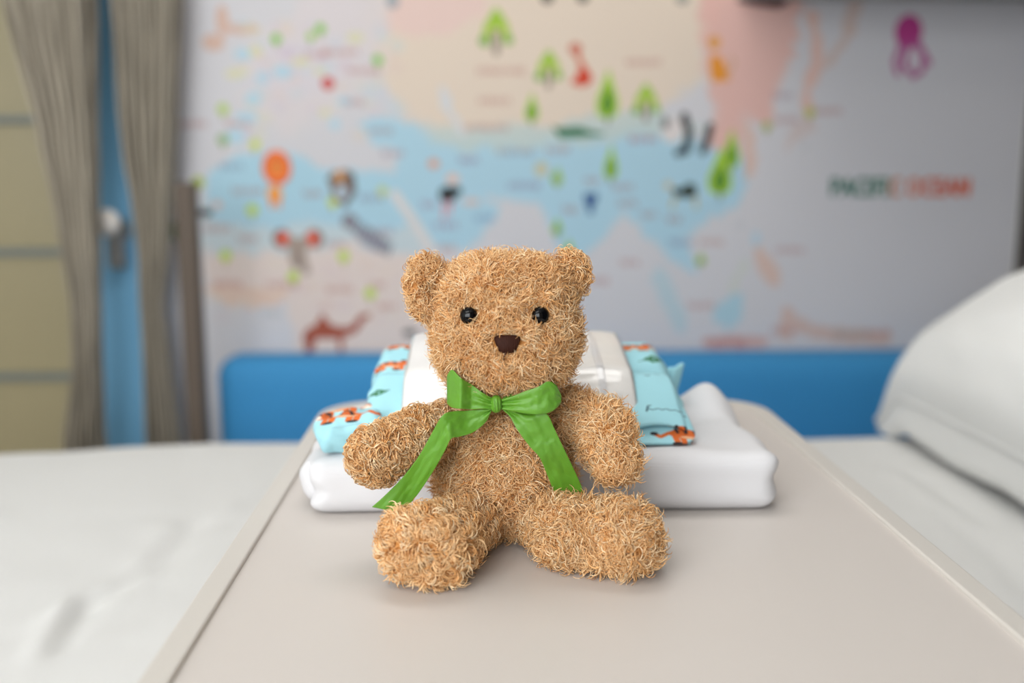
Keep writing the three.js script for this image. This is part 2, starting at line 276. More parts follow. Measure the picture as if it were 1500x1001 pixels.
    blob(843, 71, 9, 8, '#c86a54'); shape([[853, 88], [868, 112], [866, 122], [852, 127], [836, 122], [846, 108]], '#d2462a'); stroke([[846, 80], [852, 95]], 8, '#d0745a');
    shape([[808, 184], [820, 188], [850, 186], [866, 192], [886, 196], [884, 199], [860, 200], [820, 202]], '#1f6d44');
    shape([[855, 284], [876, 284], [874, 296], [870, 300], [868, 314], [862, 314], [860, 300], [857, 296]], '#1c4a86');
    blob(793, 248, 10, 11, '#c6c2a6'); blob(815, 262, 7, 10, '#8fb250');
    blob(1047, 62, 9, 9, '#dd9a44'); shape([[1042, 80], [1056, 82], [1066, 100], [1070, 118], [1044, 120], [1040, 100]], '#e2922e'); stroke([[1066, 112], [1076, 92], [1072, 84]], 4, '#c8a080');
    blob(985, 190, 17, 19, '#ded6d4'); blob(975, 180, 6, 8, '#6f6a6c'); blob(1002, 176, 5, 6, '#2a2a2e'); stroke([[1003, 170], [1010, 195], [1006, 220], [994, 224]], 11, '#17191c'); stroke([[1041, 185], [1036, 205], [1030, 221]], 11, '#1c2024');
    shape([[984, 276], [1000, 276], [1008, 268], [1018, 270], [1022, 288], [1010, 290], [990, 288]], '#24301f'); blob(979, 272, 6, 6, '#cfc0a0'); stroke([[988, 290], [985, 304]], 5, '#c6b68c'); stroke([[1020, 290], [1020, 304]], 5, '#c6b68c');
    shape([[1080, 2], [1090, -30], [1150, -34], [1156, 4], [1140, 12], [1110, 8]], '#4a1a1c'); blob(1100, -6, 16, 8, '#3a2020');
    blob(802, -4, 9, 8, '#40302a'); blob(854, -4, 8, 7, '#40302a'); shape([[790, -50], [870, -56], [866, -10], [846, -14], [812, -12], [796, -6]], '#5a463a');
    blob(575, 2, 9, 9, '#9aa2aa'); blob(1000, -2, 10, 7, '#9a968f');
    blob(1332, 46, 20, 24, '#b83a86'); for (const pts of [[[1322, 62], [1312, 90], [1316, 108]], [[1330, 66], [1326, 96], [1340, 112]], [[1340, 62], [1356, 80], [1352, 104], [1338, 112]], [[1345, 60], [1362, 92]]]) stroke(pts, 8, '#b25590'); blob(1342, 84, 5, 7, '#d9c4d2');
    for (const [x, y, rx] of [[1085, 330, 7], [1180, 215, 5]]) blob(x, y, rx, 8, '#c9c9cd');
    // lettering
    const txt = 'PACIFIC OCEAN', cols = ['#2f6a58', '#2f6a58', '#39705c', '#39705c', '#3f7560', '#4a7a64', '#c8784e', '', '#d5785a', '#d0603e', '#cf5a38', '#d0542e', '#d4562c'];
    const [ax] = q(1216, 272), [bx] = q(1424, 272), [, by] = q(1320, 286); c.textAlign = 'left'; c.textBaseline = 'alphabetic';
    c.font = `${Math.round(33 * S)}px sans-serif`; const total = c.measureText(txt).width, k = (bx - ax) / total; let x = ax;
    for (let i = 0; i < txt.length; i++) { c.save(); c.translate(x, by); c.scale(k, 1); if (cols[i]) { c.fillStyle = c.strokeStyle = cols[i]; c.lineWidth = 3.2 * S; c.fillText(txt[i], 0, 0); c.strokeText(txt[i], 0, 0); } c.restore(); x += c.measureText(txt[i]).width * k; }
  });
  const g = new THREE.BoxGeometry(x1 - x0, y1 - y0, 0.004).translate((x0 + x1) / 2, (y0 + y1) / 2, R.z0 + 0.0025);
  const m = shadows(new THREE.Mesh(g, std(0xffffff, 0.7, { map: tex }))); m.name = 'wall_mural';
  m.userData = { label: 'printed world map mural with cartoon animals and trees on the wall', category: 'mural' }; scene.add(m);
}

// ------------------------------------------------------------------ door with frosted beige panes, left
{
  const D = 2.16, zf = -D, zb = R.z0 + 0.001;
  const sx0 = P(126, 345, D).x, sx1 = P(229, 500, D).x, dl = sx0 - 0.78;
  const door = new THREE.Group(); door.name = 'door_1'; door.userData = { kind: 'structure', label: 'blue-framed door with beige frosted panes', category: 'door' }; scene.add(door);
  part('stile', rbox(sx0, sx1, 0.002, 2.1, zb, zf, 0.003), M.doorBlue, door, 'blue door stile');
  part('stile', rbox(dl - 0.1, dl, 0.002, 2.1, zb, zf, 0.003), M.doorBlue, door, 'blue door stile');
  part('top_rail', rbox(dl - 0.1, sx1, 2.101, 2.2, zb, zf, 0.003), M.doorBlue, door, 'blue door head');
  const ys = [175, 370, 553].map(y => P(60, y, D).y), step = (ys[0] - ys[2]) / 2, all = [];
  for (let k = -2; k <= 4; k++) { const y = ys[2] + k * step; if (y > 0.1 && y < 2.05) all.push(k >= 0 && k <= 2 ? ys[2 - k] : y); }
  const half = 0.0075; let low = 0.002;
  for (const y of [...all, 2.1]) {
    part('pane', box(dl + 0.001, sx0 - 0.001, low, (y === 2.1 ? 2.1 : y - half) - 0.001, zb, zf - 0.012), M.pane, door);
    if (y !== 2.1) part('rail', rbox(dl + 0.001, sx0 - 0.001, y - half, y + half, zb, zf, 0.002), M.rail, door);
    low = y + half + 0.001;
  }
  // handle: rose, neck and lever end
  const h = P(158, 326, D - 0.06);
  const hg = [new THREE.CylinderGeometry(0.026, 0.026, 0.01, 32).rotateX(Math.PI / 2).translate(h.x, h.y - 0.02, zf + 0.005), new THREE.CylinderGeometry(0.011, 0.011, 0.05, 24).rotateX(Math.PI / 2).translate(h.x, h.y - 0.005, zf + 0.03)];
  const handle = part('handle', mergeGeometries(hg), M.chrome, door, 'chrome door handle');
  part('knob', new THREE.LatheGeometry([[0, 0], [0.018, 0.001], [0.026, 0.008], [0.028, 0.018], [0.024, 0.027], [0.012, 0.032], [0, 0.033]].map(a => new THREE.Vector2(...a)), 32).rotateX(Math.PI / 2).translate(h.x, h.y, zf + 0.05), std(0xe8e2dc, 0.35), handle);
  part('escutcheon', rbox(h.x - 0.017, h.x + 0.017, h.y - 0.1, h.y - 0.018, zf, zf + 0.03, 0.006, 3), M.metal, handle);
}

// ------------------------------------------------------------------ curtains
{
  const fabric = dataTex(256, (u, v) => {
    const st = 0.5 + 0.5 * Math.sin(u * Math.PI * 2 * 18 + 2 * ns(u * 3, v * 6, 1)), k = 0.62 + 0.3 * st + 0.14 * ns(u * 40, v * 5, 2) + rr(-0.04, 0.04);
    return [196 * k + 4, 185 * k + 4, 166 * k + 4];
  }, true);
  const mat = std(0xffffff, 0.9, { map: rep(fabric, 2, 2), side: THREE.DoubleSide });
  const mk = (rows, D, pleats, amp, label) => {
    // rows: [photo row, left column, right column]; above the frame the curtain runs on to its ceiling track
    const pts = rows.map(([py, l, r]) => { const a = P(l, py, D), b = P(r, py, D); return [a.y, a.x, b.x]; });
    const n = pts.length - 1, top = pts[0], nx = pts[1], k = (R.h - 0.035 - top[0]) / (top[0] - nx[0]) * 0.35;
    const full = [[R.h - 0.035, top[1] + (top[1] - nx[1]) * k, top[2] + (top[2] - nx[2]) * k], ...pts, [0.05, pts[n][1] - 0.02, pts[n][2] + 0.03]];
    const at = (y) => { let i = 0; while (i < full.length - 2 && full[i + 1][0] > y) i++; const a = full[i], b = full[i + 1], t = smooth(0, 1, (a[0] - y) / (a[0] - b[0])) * 0.5 + 0.5 * (a[0] - y) / (a[0] - b[0]); return [a[1] + (b[1] - a[1]) * t, a[2] + (b[2] - a[2]) * t]; };
    const f = (u, v) => {
      const y = R.h - 0.035 + (0.05 - (R.h - 0.035)) * v, [l, r] = at(y), ph = u * Math.PI * 2 * pleats + 1.2 * ns(u * 3, v * 4, 7);
      const s = Math.sin(ph), nar = clamp((r - l) / 0.14, 0.5, 1.15);
      return V(l + (r - l) * (u + 0.03 * Math.sin(ph * 2 + v * 6)), y, -D + amp * nar * s + 0.01 * ns(u * 9, v * 14, 3));
    };
    const o = thing('curtain', label, 'curtain', [0, 0, 0]);
    part('cloth', sheet(f, 160, 90, 0.003, (u, v) => [u * 1.2, v * 2.4]), mat, o);
    const t0 = full[0]; part('track', rbox(t0[1] - 0.03, t0[2] + 0.03, R.h - 0.032, R.h - 0.001, -D - 0.02, -D + 0.02, 0.004), M.metal, o);
  };
  mk([[0, 18, 134], [200, 64, 138], [330, 90, 140], [440, 108, 144], [540, 110, 147], [645, 98, 152]], 2.02, 7, 0.04, 'grey-beige pleated curtain gathered in front of the beige door panes');
  mk([[0, 168, 262], [160, 178, 257], [230, 184, 254], [300, 197, 250], [380, 206, 245], [450, 208, 238], [520, 212, 248], [645, 216, 264]], 2.115, 6, 0.028, 'grey-beige pleated curtain pinched at mid height between door and mural');
}
// ------------------------------------------------------------------ dark upright post by the sofa
{
  const D = 1.99, a = P(258, 267, D), b = P(286, 267, D);
  const o = thing('wooden_post', 'dark brown upright post standing beside the left end of the blue sofa', 'post', [(a.x + b.x) / 2, 0, -D]);
  const w = b.x - a.x;
  part('shaft', rbox(-w / 2, w / 2, 0.02, a.y, -0.02, 0.02, 0.003), M.post, o);
  part('foot', rbox(-0.024, 0.024, 0, 0.02, -0.06, 0.06, 0.004), M.post, o);
}
// ------------------------------------------------------------------ sofa
{
  const D = 2.06, l = P(315, 580, D).x, rt = 1.15, top = P(800, 521, 2.1).y;
  const o = thing('sofa', 'long blue upholstered sofa against the map mural', 'sofa', [0, 0, 0]);
  const mk = (x0, x1, y0, y1, z0, z1, r, nx) => softBox(x1 - x0, y1 - y0, z1 - z0, r, nx, 10, 10, null, v => [v.x + 5, v.y + v.z + 5]).translate((x0 + x1) / 2, (y0 + y1) / 2, (z0 + z1) / 2);
  part('backrest', mk(l, rt, 0.36, top, -2.19, -D, 0.035, 60), M.sofa, o);
  part('seat_cushion', mk(l + 0.045, rt, 0.28, 0.42, -D + 0.001, -1.6, 0.035, 60), M.sofa, o);
  part('base', mk(l + 0.05, rt - 0.01, 0.06, 0.279, -2.18, -1.63, 0.01, 8), std(0x2a5f86, 0.8), o);
  for (const x of [l + 0.11, rt - 0.08]) for (const z of [-2.12, -1.7]) part('leg', new THREE.CylinderGeometry(0.018, 0.014, 0.062, 16).translate(x, 0.031, z), M.post, o);
}

// ------------------------------------------------------------------ bed, sheet, pillow
const BX0 = -0.98, BX1 = 1.12, BZ0 = -1.405, BZ1 = -0.45;
const headRise = (x) => 0.34 * Math.max(0, x - 0.69) * smooth(0.69, 0.85, x);
{
  const o = thing('hospital_bed', 'hospital bed with white fitted sheet under the overbed table', 'bed', [0, 0, 0]);
  const h = 0.16, cy = YB - h / 2;
  const FOLDS = [[152, 868, 108, 893, 0.014, 0.010], [108, 893, 80, 938, 0.014, 0.012], [262, 775, 222, 822, 0.02, 0.007], [390, 712, 330, 760, 0.02, 0.004], [170, 945, 60, 1000, 0.02, 0.004], [1330, 700, 1420, 760, 0.02, 0.006], [1380, 760, 1490, 860, 0.02, 0.005]].map(([a, b, c2, d2, w, k]) => [G(a, b, YB), G(c2, d2, YB), w, k]);
  const creases = (x, z) => {
    let y = 0;
    // a soft fold of the cloth along a line between two points: raised on one side, sunk on the other
    for (const [A, B, w, k] of FOLDS) {
      const ax = B.x - A.x, az = B.z - A.z, L = Math.hypot(ax, az), t = ((x - A.x) * ax + (z - A.z) * az) / (L * L), n = ((x - A.x) * az - (z - A.z) * ax) / L / w, e = t < 0 ? t * L / 0.03 : t > 1 ? (t - 1) * L / 0.03 : 0;
      if (Math.abs(n) < 4 && Math.abs(e) < 4) y -= 0.8 * k * n * Math.exp(-n * n - e * e);
    }
    return y + 0.0018 * ns(x * 7, z * 7, 1) + 0.0008 * ns(x * 19, z * 19, 2);
  };
  const g = softBox(BX1 - BX0, h, BZ1 - BZ0, 0.05, 420, 12, 220, v => {
    const x = v.x + (BX0 + BX1) / 2, z = v.z + (BZ0 + BZ1) / 2, t = smooth(-0.02, 0.06, v.y);
    v.y += t * (creases(x, z) + headRise(x) - 0.016 * smooth(-0.35, -0.75, x) - 0.008 * gauss(x, 0, 0.1, 0, 0.3, 1));
  }, v => [v.x, v.z + v.y]).translate((BX0 + BX1) / 2, cy, (BZ0 + BZ1) / 2);
  part('mattress', g, M.sheet, o, 'white sheeted mattress');
  part('frame', rbox(BX0 + 0.03, BX1 - 0.03, YB - h - 0.08, YB - h, BZ0 + 0.03, BZ1 - 0.03, 0.01), M.bedFrame, o);
  part('headboard', rbox(BX1 + 0.005, BX1 + 0.04, 0.3, 1.02, BZ0 + 0.04, BZ1 - 0.04, 0.015, 3), M.bedFrame, o);
  for (const x of [BX0 + 0.15, BX1 - 0.15]) for (const z of [BZ0 + 0.12, BZ1 - 0.12]) part('leg', new THREE.CylinderGeometry(0.025, 0.025, YB - h - 0.08, 20).translate(x, (YB - h - 0.08) / 2, z), M.bedFrame, o);
}
{
  // a plump pillow on the raised head end; its seam faces the foot of the bed
  const o = thing('pillow', 'plump white pillow lying on the head end of the bed', 'pillow', [0, 0, 0]);
  const L = 0.44, Wd = 0.62, Tt = 0.145, Tb = 0.105, N = 70, tilt = 0.37, ox = 0.570, oy = YB + 0.068, oz = -1.385;
  const place = (a, b, y) => {                                // a along the slope (0 foot side), b away from the far edge
    const c = Math.cos(tilt), s = Math.sin(tilt);
    return V(ox + a * c - y * s, oy + a * s + y * c, oz + b);
  };
  const edge = (u, v) => {                                    // slightly concave sides, protruding corners
    const a = u * L, b = v * Wd, ka = 0.008 * Math.sin(Math.PI * v) * (1 - 2 * u), kb = 0.014 * Math.sin(Math.PI * u) * (1 - 2 * v);
    return [a + ka, b + kb];
  };
  const dome = (u, v) => Math.pow(clamp(4 * u * (1 - u), 0, 1), 0.40) * Math.pow(clamp(4 * v * (1 - v), 0, 1), 0.36);
  const crease = (u, v) => { const e = Math.min(u, 1 - u, v, 1 - v); return 0.004 * Math.sin((u * 9 + 2 * ns(u * 3, v * 4, 9)) * 4 + v * 12) * Math.exp(-e * 9) * smooth(0, 0.06, e) + 0.006 * ns(u * 5, v * 5, 4) * smooth(0, 0.2, e); };
  const sag = (v) => -0.045 * Math.pow(clamp(1 - v * 6, 0, 1), 2);
  const surf = (side) => { const g = new THREE.PlaneGeometry(1, 1, N, N), p = g.attributes.position, uv = g.attributes.uv;
    for (let i = 0; i < p.count; i++) { const u0 = p.getX(i) + 0.5, v0 = p.getY(i) + 0.5, u = 0.5 - 0.5 * Math.cos(Math.PI * u0), v = 0.5 - 0.5 * Math.cos(Math.PI * v0), [a, b] = edge(u, v);
      const corner = (1 - smooth(0, 0.12, u)) * (1 - smooth(0, 0.12, v));
      const y = side > 0 ? Tt * dome(u, v) + crease(u, v) : -Tb * Math.pow(dome(u, v), 0.38) * (0.85 + 0.15 * ns(u * 4, v * 4, 6));
      const w = place(a - 0.012 * corner, b - 0.012 * corner, (side > 0 ? y : 0) - 0.05 * corner); if (side < 0) w.y += y; w.y = Math.max(w.y, YB + headRise(w.x) + 0.003); p.setXYZ(i, w.x, w.y, w.z); uv.setXY(i, a, b); }
    if (side < 0) { const ix = g.index.array; for (let i = 0; i < ix.length; i += 3) { const t = ix[i]; ix[i] = ix[i + 1]; ix[i + 1] = t; } }
    return g; };
  const gg = mergeVertices(mergeGeometries([surf(1), surf(-1)].map(g => { g.deleteAttribute('normal'); return g; })), 1e-5); gg.computeVertexNormals();
  part('pillowcase', gg, M.pillow, o);
  const pts = []; for (let k = 0; k < 4; k++) for (let i = 0; i < 24; i++) { const t = i / 24, [u, v] = [[t, 0], [1, t], [1 - t, 1], [0, 1 - t]][k], [a, b] = edge(u, v); const corner = (1 - smooth(0, 0.12, u)) * (1 - smooth(0, 0.12, v)); pts.push(place(a - 0.012 * corner, b - 0.012 * corner, -0.05 * corner)); }
  part('seam', new THREE.TubeGeometry(new THREE.CatmullRomCurve3(pts, true), 240, 0.0042, 8, true), M.pillow, o, 'raised seam around the pillow edge');
}

// ------------------------------------------------------------------ overbed table
const TX0 = -0.1505, TX1 = 0.2694, TZ0 = -0.953, TZ1 = -0.17;
{
  const o = thing('overbed_table', 'beige overbed table with raised rim carrying the teddy bear', 'table', [(TX0 + TX1) / 2, 0, (TZ0 + TZ1) / 2]);
  const w = TX1 - TX0, d = TZ1 - TZ0;
  const rr2 = (s, inset, r) => { const a = w / 2 - inset, b = d / 2 - inset; s.moveTo(-a + r, -b); s.lineTo(a - r, -b); s.absarc(a - r, -b + r, r, -Math.PI / 2, 0); s.lineTo(a, b - r); s.absarc(a - r, b - r, r, 0, Math.PI / 2); s.lineTo(-a + r, b); s.absarc(-a + r, b - r, r, Math.PI / 2, Math.PI); s.lineTo(-a, -b + r); s.absarc(-a + r, -b + r, r, Math.PI, Math.PI * 1.5); return s; };
  const slab = new THREE.ExtrudeGeometry(rr2(new THREE.Shape(), 0.006, 0.05), { depth: 0.018, bevelEnabled: false, curveSegments: 24 }).rotateX(-Math.PI / 2).translate(0, YT - 0.018, 0);
  part('table_top', slab, M.table, o);
  const ring = rr2(new THREE.Shape(), 0.0015, 0.055); ring.holes.push(rr2(new THREE.Path(), 0.0125, 0.044));
  part('rim', new THREE.ExtrudeGeometry(ring, { depth: 0.022, bevelEnabled: true, bevelThickness: 0.0015, bevelSize: 0.0015, bevelSegments: 3, curveSegments: 24 }).rotateX(-Math.PI / 2).translate(0, YT - 0.0208, 0), M.tableRim, o, 'slightly raised greyish rim');
  const cz = d / 2 - 0.1;
  part('column', rbox(-0.035, 0.035, 0.06, YT - 0.0215, cz - 0.02, cz + 0.02, 0.008, 3), M.metal, o);
  for (const s of [-1, 1]) part('foot', rbox(s * 0.16 - 0.02, s * 0.16 + 0.02, 0.0, 0.03, -d / 2 + 0.05, d / 2 - 0.02, 0.008, 3), M.metal, o);
  part('crossbar', rbox(-0.15, 0.15, 0.0301, 0.0598, cz - 0.03, cz + 0.03, 0.006, 3), M.metal, o);
}

// ------------------------------------------------------------------ folded towel, pyjamas, packet
const TOP = 0.041;
{
  const x0 = -0.114, x1 = 0.197, z0 = -0.785, z1 = -0.622, w = x1 - x0, d = z1 - z0, cx = (x0 + x1) / 2, cz = (z0 + z1) / 2;
  const o = thing('folded_towel', 'thick folded white towel lying under the blue pyjamas', 'towel', [cx, YT, cz]);
  const pk = P(1032, 572, 0.765), pd = P(1003, 612, 0.735);
  const body = softBox(w, TOP, d, 0.014, 150, 18, 80, v => {
    const x = v.x + cx, z = v.z + cz, y = v.y + TOP / 2, up = smooth(0.3, 1, y / TOP);
    v.y += up * (0.017 * gauss(x, z, pk.x + 0.002, -0.768, 0.018, 0.02) - 0.004 * gauss(x, z, pd.x, -0.725, 0.02, 0.015) + 0.0012 * ns(x * 30, z * 30, 1) * smooth(-0.02, 0.12, x));
    v.y += up * (-0.001 * smooth(0.12, 0.19, x) + 0.0006 * Math.sin(x * 70) * smooth(0.1, 0.16, x) - 0.004 * smooth(-0.08, -0.113, x));
    const endR = smooth(0.13, 0.15, v.x), endL = smooth(-0.13, -0.15, v.x), mid = y / TOP;
    v.x += endR * 0.0012 * Math.sin(mid * 9 + z * 40) + endR * 0.003 * ns(z * 40, y * 90, 3) - endL * (0.003 * Math.sin(mid * 8 + 1) + 0.004 * ns(z * 35, y * 80, 4));
    v.z += 0.0016 * ns(x * 14, y * 50, 8) * smooth(0.02, 0.06, v.z);
    v.y = Math.max(v.y, -TOP / 2 + 0.0006);
  }, v => [v.x, v.z + v.y]).translate(0, TOP / 2, 0);
  part('towel_body', body, M.towel, o);
  const fold = softBox(0.022, 0.03, d * 0.72, 0.0105, 10, 12, 50, v => { v.x += 0.003 * ns(v.z * 45, v.y * 60, 2); v.y += 0.003 * ns(v.z * 30, 3, 5) - 0.002; }, v => [v.x, v.z + v.y]).translate(-w / 2 + 0.004, 0.0205, 0.006);
  part('side_fold', fold, M.towel, o, 'folded-over end of the towel');
}
// heights above the table of the pyjama pile's upper face, by depth
const slabTop = (d) => lerpTable([[0.0455], [0.0575], [0.0670], [0.0745], [0.0805], [0.0850], [0.0878], [0.0885]], (d - 0.638) / 0.147)[0];
const printTex = canvasTex(1024, 1024, (c, W) => {
  // a tile of cloth 0.3 m on a side: u is x + 0.12, v is depth plus height
  const X = x => (x + 0.13) / 0.3 * W, Y = v => (1 - (v - 0.70) / 0.3) * W, K = W / 0.3;
  c.fillStyle = '#a5dbe6'; c.fillRect(0, 0, W, W);
  const e = (x, y, a, b, col, rot = 0) => { c.fillStyle = col; c.beginPath(); c.ellipse(X(x), Y(y), a * K, b * K, rot, 0, 7); c.fill(); };
  const ln = (pts, w, col) => { c.strokeStyle = col; c.lineWidth = w * K; c.lineCap = 'round'; c.lineJoin = 'round'; c.beginPath(); pts.forEach(([x, y], i) => i ? c.lineTo(X(x), Y(y)) : c.moveTo(X(x), Y(y))); c.stroke(); };
  const beast = (x, y, s = 1, f = 1) => {                       // orange animal with black stripes, walking
    const o = '#d96a2c', k = '#2b2a2f';
    for (const q of [-0.009, -0.005, 0.004, 0.008]) ln([[x + q * s, y], [x + q * s + 0.001 * f * s, y - 0.0075 * s]], 0.0036 * s, o);
    e(x, y + 0.0015 * s, 0.0125 * s, 0.0052 * s, o); e(x + 0.012 * s * f, y + 0.004 * s, 0.0055 * s, 0.005 * s, o); e(x + 0.015 * s * f, y + 0.002 * s, 0.0028 * s, 0.0022 * s, '#f0e2d2'); e(x + 0.001 * s, y - 0.002 * s, 0.007 * s, 0.0015 * s, '#e9b48a');
    e(x + 0.0095 * s * f, y + 0.0088 * s, 0.0018 * s, 0.0018 * s, k); e(x + 0.0145 * s * f, y + 0.0088 * s, 0.0018 * s, 0.0018 * s, k); e(x + 0.013 * s * f, y + 0.005 * s, 0.0008 * s, 0.0008 * s, k);
    for (const q of [-0.008, -0.003, 0.003]) ln([[x + q * s, y + 0.006 * s], [x + (q + 0.001) * s, y + 0.0025 * s]], 0.0018 * s, k);
    ln([[x - 0.012 * s * f, y + 0.002 * s], [x - 0.017 * s * f, y - 0.002 * s], [x - 0.020 * s * f, y + 0.001 * s]], 0.0028 * s, o); e(x - 0.0205 * s * f, y + 0.0015 * s, 0.0022 * s, 0.0018 * s, k);
    for (const q of [-0.008, 0.005]) e(x + q * s, y - 0.009 * s, 0.003 * s, 0.0014 * s, k);
  };
  const leaf = (x, y, s = 1) => { for (let k = 0; k < 7; k++) { const a = k * 0.9; e(x + 0.004 * s * Math.cos(a), y + 0.003 * s * Math.sin(a), 0.003 * s, 0.0014 * s, '#3f7d55', a); } ln([[x - 0.01 * s, y - 0.003 * s], [x + 0.008 * s, y + 0.003 * s]], 0.0012, '#35674a'); };
  const birds = (x, y) => { for (const [a, b] of [[0, 0], [0.007, 0.003], [-0.004, 0.006]]) ln([[x + a - 0.002, y + b + 0.001], [x + a, y + b], [x + a + 0.002, y + b + 0.001]], 0.0008, '#3a4a55'); };
  const grass = (x, y) => { ln(Array.from({ length: 13 }, (_, i) => [x - 0.014 + i * 0.0024, y + (i % 2 ? 0.0018 : 0)]), 0.0006, '#4a6a70'); };
  beast(-0.062, 0.885, 1); beast(-0.068, 0.836, 1.05); grass(-0.070, 0.818); birds(-0.078, 0.866); leaf(-0.073, 0.786, 1); beast(-0.098, 0.762, 1.25); beast(-0.092, 0.742, 1.3, -1);
  beast(0.118, 0.878, 1.1); leaf(0.128, 0.842, 1.1); beast(0.140, 0.722, 1.2); birds(0.118, 0.80);
  ln(Array.from({ length: 15 }, (_, i) => [0.112 + i * 0.002, 0.7485 + 0.0012 * Math.sin(i * 2.1)]), 0.0009, '#28404a'); ln([[0.112, 0.746], [0.1135, 0.754], [0.1155, 0.7545]], 0.0011, '#28404a');
  beast(0.0, 0.86); beast(0.04, 0.81, 1, -1); leaf(-0.02, 0.82);
});
const pyMat = std(0xffffff, 0.88, { map: printTex, bumpMap: rep(weave, 9), bumpScale: 0.0001 });
const pyUV = (x, y, z) => [(x + 0.13) / 0.3, ((-z + y) - 0.67) / 0.3];
{
  const o = thing('folded_pyjamas', 'light blue folded pyjamas with orange animal print on the white towel', 'clothing', [0, YT, 0]);
  // main folded body: x from -0.08 to 0.142, depth 0.667 to 0.815
  const x0 = -0.080, x1 = 0.1435, d0 = 0.638, d1 = 0.788;
  const g = softBox(x1 - x0, 0.04, d1 - d0, 0.0135, 130, 16, 90, v => {
    const x = v.x + (x0 + x1) / 2, d = -v.z + (d0 + d1) / 2, t = (v.y + 0.02) / 0.04, right = smooth(0.105, 0.118, x);
    let y = TOP + 0.0008 + t * (slabTop(clamp(d, d0, 0.785)) - TOP - 0.0008);
    const up = smooth(0.35, 1, t);
    y += up * (0.0009 * ns(x * 40, d * 40, 2) + right * (0.003 * gauss(x, d, 0.126, 0.735, 0.018, 0.012, 0.3) - 0.0055 * gauss(x, d, 0.120, 0.710, 0.02, 0.006, 0.3)));
    let xx = x + smooth(0.13, 0.143, x) * (0.003 * ns(d * 50, t * 3, 4) - 0.006 * smooth(0.70, 0.82, d) * 0) - smooth(-0.07, -0.08, x) * 0.003 * ns(d * 45, t * 3, 6);
    xx += smooth(0.12, 0.1435, x) * -0.004 * smooth(0.5, 1, t);
    v.set(xx, y, -d);
  }, v => pyUV(v.x, v.y, v.z));
  part('folded_body', g, pyMat, o);
  // upper folded flap at the right, its hem with a dark scribbled line, ending above a lower fold
  const flap = sheet((u, v) => {
    const x = 0.098 + 0.040 * u + 0.003 * v * u, d = 0.705 - 0.055 * v, bulge = 0.0045 * Math.sin(Math.PI * clamp(u * 1.05, 0, 1)) * (0.4 + 0.6 * v) + 0.0035 * smooth(0, 0.22, v) * (1 - smooth(0.3, 0.8, v)) - 0.002;
    const y = slabTop(d) + 0.0022 + bulge - 0.012 * smooth(0.88, 1, u) - 0.002 * smooth(0.9, 1, v);
    return V(x, y, -d + 0.004 * smooth(0.6, 1, v));
  }, 30, 34, 0.002, (u, v, c) => pyUV(c.x, c.y, c.z));
  part('flap', flap, pyMat, o, 'folded flap with dark hem line');
  // bunched sleeve at the left front
  const s0 = P(474, 650, 0.675), s1 = P(540, 618, 0.70);
  const sl = softBox(0.044, 0.017, 0.052, 0.008, 40, 16, 40, v => {
    const x = v.x, z = v.z; v.y += 0.0045 * ns(x * 80, z * 70, 3) + 0.006 * smooth(-0.02, 0.023, x) * smooth(-0.01, 0.01, v.y); v.x += 0.003 * ns(z * 50, v.y * 70, 8); v.z += 0.002 * ns(x * 60, v.y * 60, 5);
    const a = 0.25, c = Math.cos(a), s = Math.sin(a); v.set(v.x * c + v.z * s - 0.0885, Math.max(v.y + TOP + 0.0085, TOP - 0.004 + 0.0046), -v.x * s + v.z * c - 0.652);
  }, v => pyUV(v.x, v.y, v.z));
  part('sleeve', sl, pyMat, o, 'bunched sleeve with orange animal print');
  // stray flap standing up behind the right edge
  const b0 = P(985, 592, 0.765), t0 = P(968, 540, 0.765), t1 = P(1000, 532, 0.76), b1 = P(990, 592, 0.755);
  const fin = sheet((u, v) => { const a = t0.clone().lerp(t1, u), b = b0.clone().lerp(b1, u); const p = a.lerp(b, v); p.z += 0.006 * Math.sin(u * 3 + v * 2) + 0.004 * v; p.y -= YT; p.x += 0.004 * Math.sin(v * 3.1) * (1 - u) * -1; return p; }, 16, 20, 0.003, () => [0.42, 0.36]);
  part('collar_tab', fin, pyMat, o, 'small plain blue cloth tab');
}
{
  const o = thing('wrapped_packet', 'flat white packet in glossy clear plastic draped over the blue pyjamas', 'packet', [0, YT, 0]);
  const wr = dataTex(256, (u, v) => { let k = 0.5 + 0.25 * ns(u * 5, v * 14, 1) + 0.12 * ns(u * 17, v * 33, 2); return k; });
  const film = phys(0xe9e7e4, 0.3, { clearcoat: 1, clearcoatRoughness: 0.06, bumpMap: wr, bumpScale: 0.0012 });
  const path = [[0.649, 0.0465], [0.660, 0.0562], [0.671, 0.0655], [0.681, 0.0740], [0.688, 0.0787], [0.697, 0.0812], [0.715, 0.0850], [0.742, 0.0905], [0.768, 0.0935]];
  const wrap = (off) => (u, v) => {
    const [d, h] = lerpTable(path, v), x = -0.0525 + 0.1575 * u + 0.004 * (1 - v) * (u - 0.5), n = 0.0008 * ns(u * 6, v * 5, 3);
    const edge = 0.0025 * (Math.pow(Math.abs(2 * u - 1), 10));
    return V(x, h + 0.0034 + off + n - edge, -d + off * 0.6);
  };
  part('packet_body', sheet(wrap(0), 60, 80, 0.0055, (u, v) => [u, v]), film, o);
  part('plastic_seam', sheet((u, v) => wrap(0.0031)(0.845 + 0.03 * u, 0.06 + 0.93 * v), 4, 60, 0.0003), phys(0xd6d6d8, 0.2, { clearcoat: 1, clearcoatRoughness: 0.05 }), o, 'greyish overlap seam of the plastic');
}

